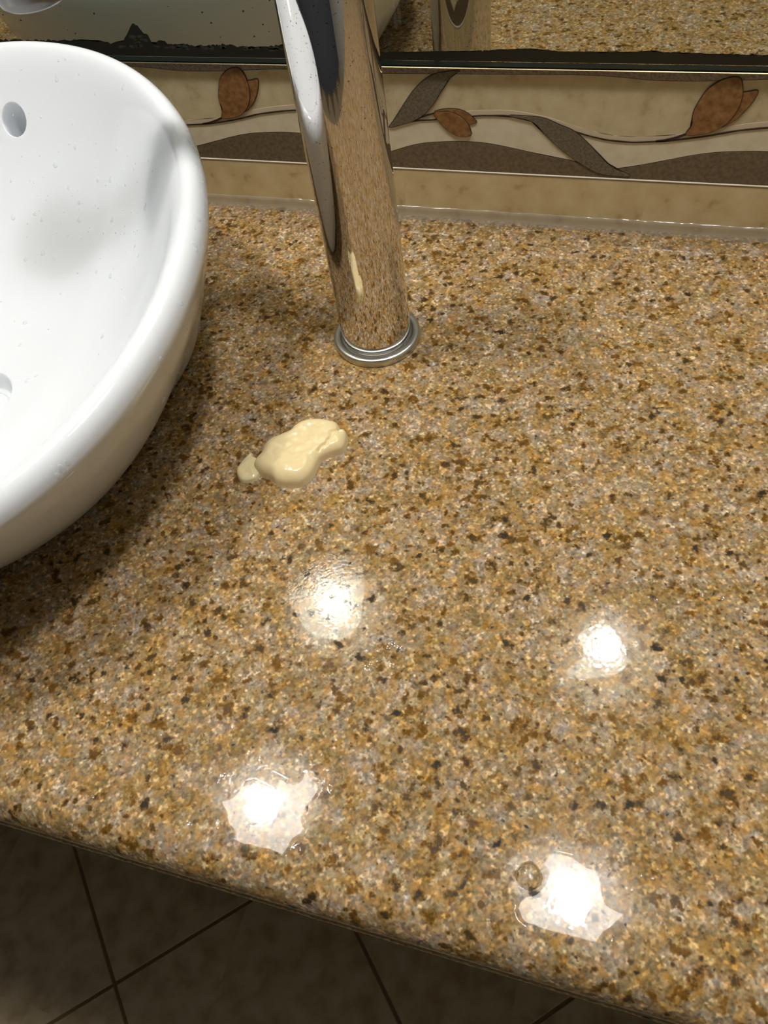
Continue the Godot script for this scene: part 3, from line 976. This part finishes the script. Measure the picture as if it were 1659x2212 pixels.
func water_on_worktop() -> void:
	film(jitter(smooth_line(pairs([-165.9, 521.5, -164.5, 516, -160.8, 514, -159.6, 509.6, -155.3, 505.3, -151.6, 503.2, -146.9, 504, -141, 505.7, -140, 502.6, -141.8, 499.6, -147.4, 498.8, -152.3, 499.7, -149.9, 496.2, -145.4, 495.1, -142.9, 496.7, -137.7, 496.8, -132.9, 498.8, -128, 496.9, -127.6, 489.7, -121.9, 486.9, -114.6, 491.2, -112.7, 495.9, -113.4, 503.7, -116.3, 509.8, -116.8, 516.6, -114, 520.5, -115.2, 525.3, -118, 529.2, -120, 535.4, -120.3, 538.3, -125.1, 538.6, -131.1, 537.6, -140.8, 538.2, -149.5, 537.8, -157.2, 538.5, -152.8, 533.5, -157.9, 530.8, -161.4, 525.1]), true, 3), 0.0011, 81), 0.00042, 0.0027, 0.000012, 150.0, 82, "ragged flat water puddle near the front edge, below the left lamp reflection")
	film(jitter(smooth_line(pairs([-7.5, 531.3, -3, 537, 3.1, 537.8, 9.1, 538.2, 16.6, 538.1, 23.3, 537.9, 33, 536.8, 35.7, 531.9, 40.8, 526.6, 44.2, 519.4, 35.6, 516.8, 32.6, 509.4, 29.7, 503.4, 23.5, 501.6, 16.1, 499.1, 6.4, 499.4, 2.5, 502.6, 0.7, 508.2, 4.5, 512.4, 1.7, 519.4, -5.3, 524.2]), true, 3), 0.0009, 83), 0.00038, 0.0025, 0.000012, 160.0, 84, "flat water puddle at the front edge beside the large round droplet")
	film(jitter(smooth_line(pairs([1.3, 383.2, 4.8, 376.1, 11.5, 371.5, 18.6, 371, 24.6, 376, 29.9, 385.1, 31.4, 394.8, 27.4, 401.6, 19.3, 406.4, 9.2, 408.7, -1.1, 410.1, -2, 404.4, 4.1, 397, 5, 390.7]), true, 3), 0.0014, 85), 0.0002, 0.0012, 0.00003, 300.0, 86, "streaky wet patch in the middle of the worktop, right of the soap lumps")
	film(jitter(smooth_line(pairs([-179.3, 374.8, -169.2, 358.5, -147.6, 357.7, -130.1, 364.6, -123.5, 386.7, -121.7, 402.4, -129.4, 415, -146.1, 417.2, -161.2, 407.9, -173.8, 394.2]), true, 3), 0.0016, 87), 0.00012, 0.001, 0.00003, 400.0, 88, "thin wet patch in front of the soap lumps, farther from the edge")
	# ridges of water in the streaky patch
	for r in [[[-3.8, 391.8, 5.8, 389, 13.5, 387.7, 20.4, 386, 25.2, 386.1, 28.4, 387.5], 0.0008, "curved water ridge crossing the streaky wet patch from left to right"], [[20.2, 376.9, 20.5, 382.1, 19.9, 385.8, 19.4, 391.5, 19.6, 398], 0.0007, "short water ridge running towards the front edge in the streaky wet patch"], [[-1.8, 405.3, 2.8, 406.2, 9.1, 402.4, 15, 400.7, 20, 399.2, 25.9, 396.5, 28.2, 393, 30.2, 391.6], 0.0009, "long water ridge along the near side of the streaky wet patch"], [[0.5, 409.2, 12.3, 406.2, 25.7, 402], 0.0005, "thin straight water streak just below the streaky wet patch"], [[-13.9, 396.9, -5.2, 394.5, 3.2, 391.1], 0.0005, "thin straight water streak left of the streaky wet patch"], [[6, 417.7, 22, 413.8, 38.4, 409.9], 0.0003, "hair-thin water streak farthest below the streaky wet patch"], [[-7.3, 502.9, 3, 500.3, 22.6, 495, 37, 491.9], 0.0006, "straight water streak just above the puddle with the round droplet"], [[3.4, 491.3, 16.3, 487.6, 28.3, 484.2], 0.0004, "upper thin water streak above the puddle with the round droplet"]]:
		var w: float = r[1]
		film(jitter(ribbon_outline(smooth_line(pairs(r[0]), false, 6), w), w * 0.5, 89), w * 0.55, w, 0.00002, 300.0, 90, r[2], "water_streak")
	# raised rims of water that catch the lamps
	for w in [[[-160.1, 513.8, -157.1, 509.3, -155.3, 505.3, -151.6, 503.2, -146.9, 504, -142.9, 504.7, -138.4, 505.7], 0.0011, "long bright curved rim of water on the far side of the left front puddle"], [[-152.3, 499.7, -149.9, 496.2, -145.5, 494.8], 0.0011, "short arc of water standing just beyond the left front puddle"], [[-144.2, 496.8, -139.6, 497.8, -133.1, 499.2], 0.0011, "ragged bright rim of water right of the short arc beyond the puddle"], [[-162.8, 527.1, -162.4, 530, -160, 532.7], 0.001, "bright sliver of water at the left end of the left front puddle"], [[-112.1, 497.5, -110.3, 499.5, -108.2, 501.7], 0.0009, "small oblong drop of water at the right of the left front puddle"], [[-120.4, 532.3, -118.3, 530.2, -116.7, 527.9], 0.0013, "wedge of water at the near right corner of the left front puddle"], [[-7.1, 531.2, -4.2, 535.3, 0.5, 537.3], 0.0009, "bright rim of water at the left of the puddle with the round droplet"], [[-170, 504.7, -170.3, 509.4], 0.0012, "upright blob of water to the left beyond the left front puddle"], [[-163.6, 503.5, -164.5, 508.7], 0.001, "thin blob of water between the upright blob and the left front puddle"]]:
		var wd: float = w[1]
		film(jitter(ribbon_outline(smooth_line(pairs(w[0]), false, 5), wd), wd * 0.35, 91), wd * 0.22, wd, 0.00001, 300.0, 92, w[2], "water_trail", "bead")
	var round_drop := put("water_droplet", dome_mesh(1.0, 0.62), M.drop, self, Vector3(-0.0027, 0, 0.5147))
	round_drop.scale = Vector3.ONE * 0.0068
	tag(round_drop, "largest round clear water droplet on the worktop near the front edge", "water droplet")
	var dome := dome_mesh(1.25, 0.24)
	var g := RandomNumberGenerator.new()
	g.seed = 21
	var big := pairs([-96.1, 411.3, -101.9, 412.6, -100.2, 409.5, -97.3, 423, -111.3, 427.6, -109.3, 424.8, -177.3, 534.4, -178.4, 533, -161.8, 530.1, -118, 531.4, -140, 531.2, -110.4, 499, -170.3, 510, -169.2, 506.1, -163.9, 508.9, -160.1, 491.2, 67.9, 340.4, 98.6, 349.7, 100.4, 355.3, 79.2, 340.2, 43, 349.5, -116.4, 496.8, -152.6, 492.8, -163.3, 503.7])
	var spots := []
	for p in big:
		spots.append([p, g.randf_range(0.0011, 0.002), ""])
	var clusters := [[-0.150, 0.364, 0.016, 16, "beyond the wet patch by the soap lumps"], [-0.140, 0.41, 0.014, 14, "on the near side of the wet patch by the soap lumps"], [-0.10, 0.418, 0.012, 16, "between that wet patch and the left front puddle"], [0.02, 0.366, 0.02, 30, "beyond the streaky wet patch"], [0.04, 0.352, 0.012, 10, "at the far right of the streaky wet patch"], [-0.02, 0.38, 0.012, 10, "left of the streaky wet patch"], [-0.12, 0.488, 0.012, 14, "beyond the left front puddle"], [-0.166, 0.512, 0.012, 12, "at the left of the left front puddle"], [-0.17, 0.47, 0.05, 14, "on the left front part of the worktop"], [-0.13, 0.53, 0.03, 10, "between the left front puddle and the edge"], [0.05, 0.51, 0.02, 14, "right of the puddle with the round droplet"], [0.0, 0.53, 0.02, 8, "left of the puddle with the round droplet"], [-0.18, 0.25, 0.02, 12, "behind the soap lumps"], [-0.19, 0.21, 0.03, 12, "in front of the tap"], [-0.15, 0.30, 0.03, 10, "right of the soap lumps"], [0.02, 0.2, 0.12, 10, "on the dry stone right of the tap"], [-0.25, 0.5, 0.04, 10, "near the left front edge"]]
	for cl in clusters:
		for i in cl[3]:
			spots.append([Vector2(cl[0] + g.randfn() * cl[2] * 0.6, cl[1] + g.randfn() * cl[2] * 0.6), g.randf_range(0.0004, 0.0012), cl[4]])
	for s in spots:
		var q: Vector2 = s[0]
		if q.y > 0.538 or (q - Vector2(TAP.x, TAP.z)).length() < 0.036 or (q.x < -0.18 and q.y > 0.245 and q.y < 0.32):
			continue
		var o := put("water_bead", dome, M.bead, self, Vector3(q.x, 0, q.y))
		o.rotation.y = g.randf() * TAU
		o.scale = Vector3(s[1], s[1] * g.randf_range(0.7, 1.1), s[1] * g.randf_range(0.9, 1.3)) * 1.35
		if s[2] == "":
			var near := ""
			var best := 1e9
			for cl in clusters:
				var d := q.distance_to(Vector2(cl[0], cl[1]))
				if d < best:
					best = d
					near = cl[4]
			tag(o, "larger bright water bead " + near, "water droplet", "larger water beads " + near)
		else:
			tag(o, "tiny water bead " + s[2], "water droplet", "water beads " + s[2])


func water_on_basin() -> void:
	# places as angle, row of the basin's profile, size in millimetres
	var inside := [284.8, 44.5, 3.0, 292.0, 43.0, 2.0, 307.0, 42.0, 2.0, 297.2, 45.0, 1.5, 282.5, 62.5, 4.0, 306.2, 53.5, 2.2, 289.8, 57.5, 2.5, 299.5, 63.0, 3.0, 303.2, 63.0, 1.8, 312.2, 59.5, 2.0, 304.8, 61.5, 2.5, 292.5, 71.0, 3.0, 325.0, 58.5, 3.0, 315.0, 54.5, 2.0, 287.8, 41.0, 1.8, 285.8, 41.5, 1.8, 275.0, 43.5, 1.0, 274.0, 45.0, 1.0, 278.8, 52.0, 1.8, 278.0, 66.0, 1.0, 287.5, 68.0, 2.0, 325.0, 49.5, 1.6, 274.5, 67.5, 1.5, 267.8, 67.0, 2.0, 293.5, 76.0, 3.2, 267.2, 77.5, 3.6, 309.2, 70.5, 3.0, 316.5, 68.5, 2.0, 306.8, 75.5, 1.8, 312.8, 72.5, 1.8, 317.8, 70.0, 1.8, 322.5, 66.5, 2.0, 324.2, 65.0, 1.6, 325.8, 69.0, 2.0, 330.0, 69.0, 2.0, 310.2, 87.5, 3.0, 319.2, 84.0, 3.6, 338.8, 96.0, 3.6, 278.8, 89.5, 3.5, 271.0, 92.0, 3.4, 295.2, 102.5, 2.0, 279.5, 119.0, 3.4, 285.2, 130.0, 2.0, 334.0, 137.5, 3.6, 333.2, 133.5, 2.0, 334.5, 81.5, 2.0, 329.8, 81.5, 1.2, 300.0, 92.5, 1.2, 301.0, 118.0, 0.9, 262.8, 109.0, 1.0, 270.8, 118.5, 1.2, 274.2, 76.5, 2.6, 277.2, 78.5, 2.0, 285.0, 91.0, 2.0, 347.0, 97.5, 1.6, 276.2, 93.0, 1.0, 301.5, 70.0, 1.4, 313.5, 65.5, 1.4, 354.8, 74.0, 1.5, 3.8, 93.0, 1.2]
	var outside := [332.8, 32.0, 2.2, 334.0, 31.0, 2.4, 335.2, 30.0, 2.6, 338.8, 31.5, 2.0, 340.0, 29.5, 2.2, 341.5, 29.5, 1.8, 344.0, 29.5, 2.4, 345.2, 28.5, 2.0, 349.8, 27.5, 3.0, 356.8, 30.5, 2.6, 354.8, 27.0, 2.0, 351.0, 31.5, 2.4, 12.8, 16.5, 3.4, 16.0, 27.0, 3.0, 12.8, 21.5, 2.4, 5.8, 23.5, 2.0, 356.2, 31.0, 2.0, 6.8, 29.5, 2.0, 37.2, 28.5, 3.0, 38.2, 28.5, 2.4, 36.2, 29.0, 2.0]
	var g := RandomNumberGenerator.new()
	g.seed = 31
	for i in 70:
		inside.append_array([g.randf_range(268, 335), g.randf_range(46, 84), g.randf_range(0.5, 1.1)])
	for i in 26:
		outside.append_array([g.randf_range(326, 358), g.randf_range(26.5, 33), g.randf_range(0.6, 1.2)])
	var short := dome_mesh(1.3, 0.5)
	var long := dome_mesh(2.4, 0.42)
	for set_ in [[inside, "clear water droplet inside the white basin", "droplets inside the basin", "water_droplet"], [outside, "clear droplet on the outer rim of the white basin", "droplets on the outside of the basin", "water_droplet"]]:
		var list: Array = set_[0]
		for i in range(0, list.size(), 3):
			var th := deg_to_rad(list[i])
			var j: float = list[i + 1]
			var p := basin_point(th, j)
			var dt := basin_point(th + 0.01, j) - basin_point(th - 0.01, j)
			var dj := basin_point(th, j + 0.5) - basin_point(th, j - 0.5)
			var nn := dt.cross(dj).normalized()
			var out := Vector3(p.x, 0, p.z).normalized()
			var want := out if set_[0] == outside else Vector3(-out.x, 0.6, -out.z)
			if nn.dot(want) < 0:
				nn = -nn
			var down := (Vector3.DOWN - nn * nn.dot(Vector3.DOWN)).normalized()
			var r: float = list[i + 2] * 0.00062
			var o := put(set_[3], long if (list[i + 2] >= 2.0 and list[i + 2] < 3.2 and i % 2 == 0) else short, M.milky, self)
			o.transform = Transform3D(Basis(nn.cross(down), nn, down).scaled_local(Vector3(r, r * 0.75, r)), p + Vector3(B_CX, LEVEL, B_CZ))
			var place := ""
			if set_[0] == outside:
				place = " towards the mirror" if list[i] > 300 and list[i] < 352 else " towards the soap lumps"
			elif j > 98:
				place = ", low down near the drain"
			elif list[i] < 286:
				place = ", on the side of the overflow hole"
			elif j < 60:
				place = ", high under the rim"
			else:
				place = ", half way down the side of the tap"
			tag(o, set_[1] + place, "water droplet", set_[2] + place)
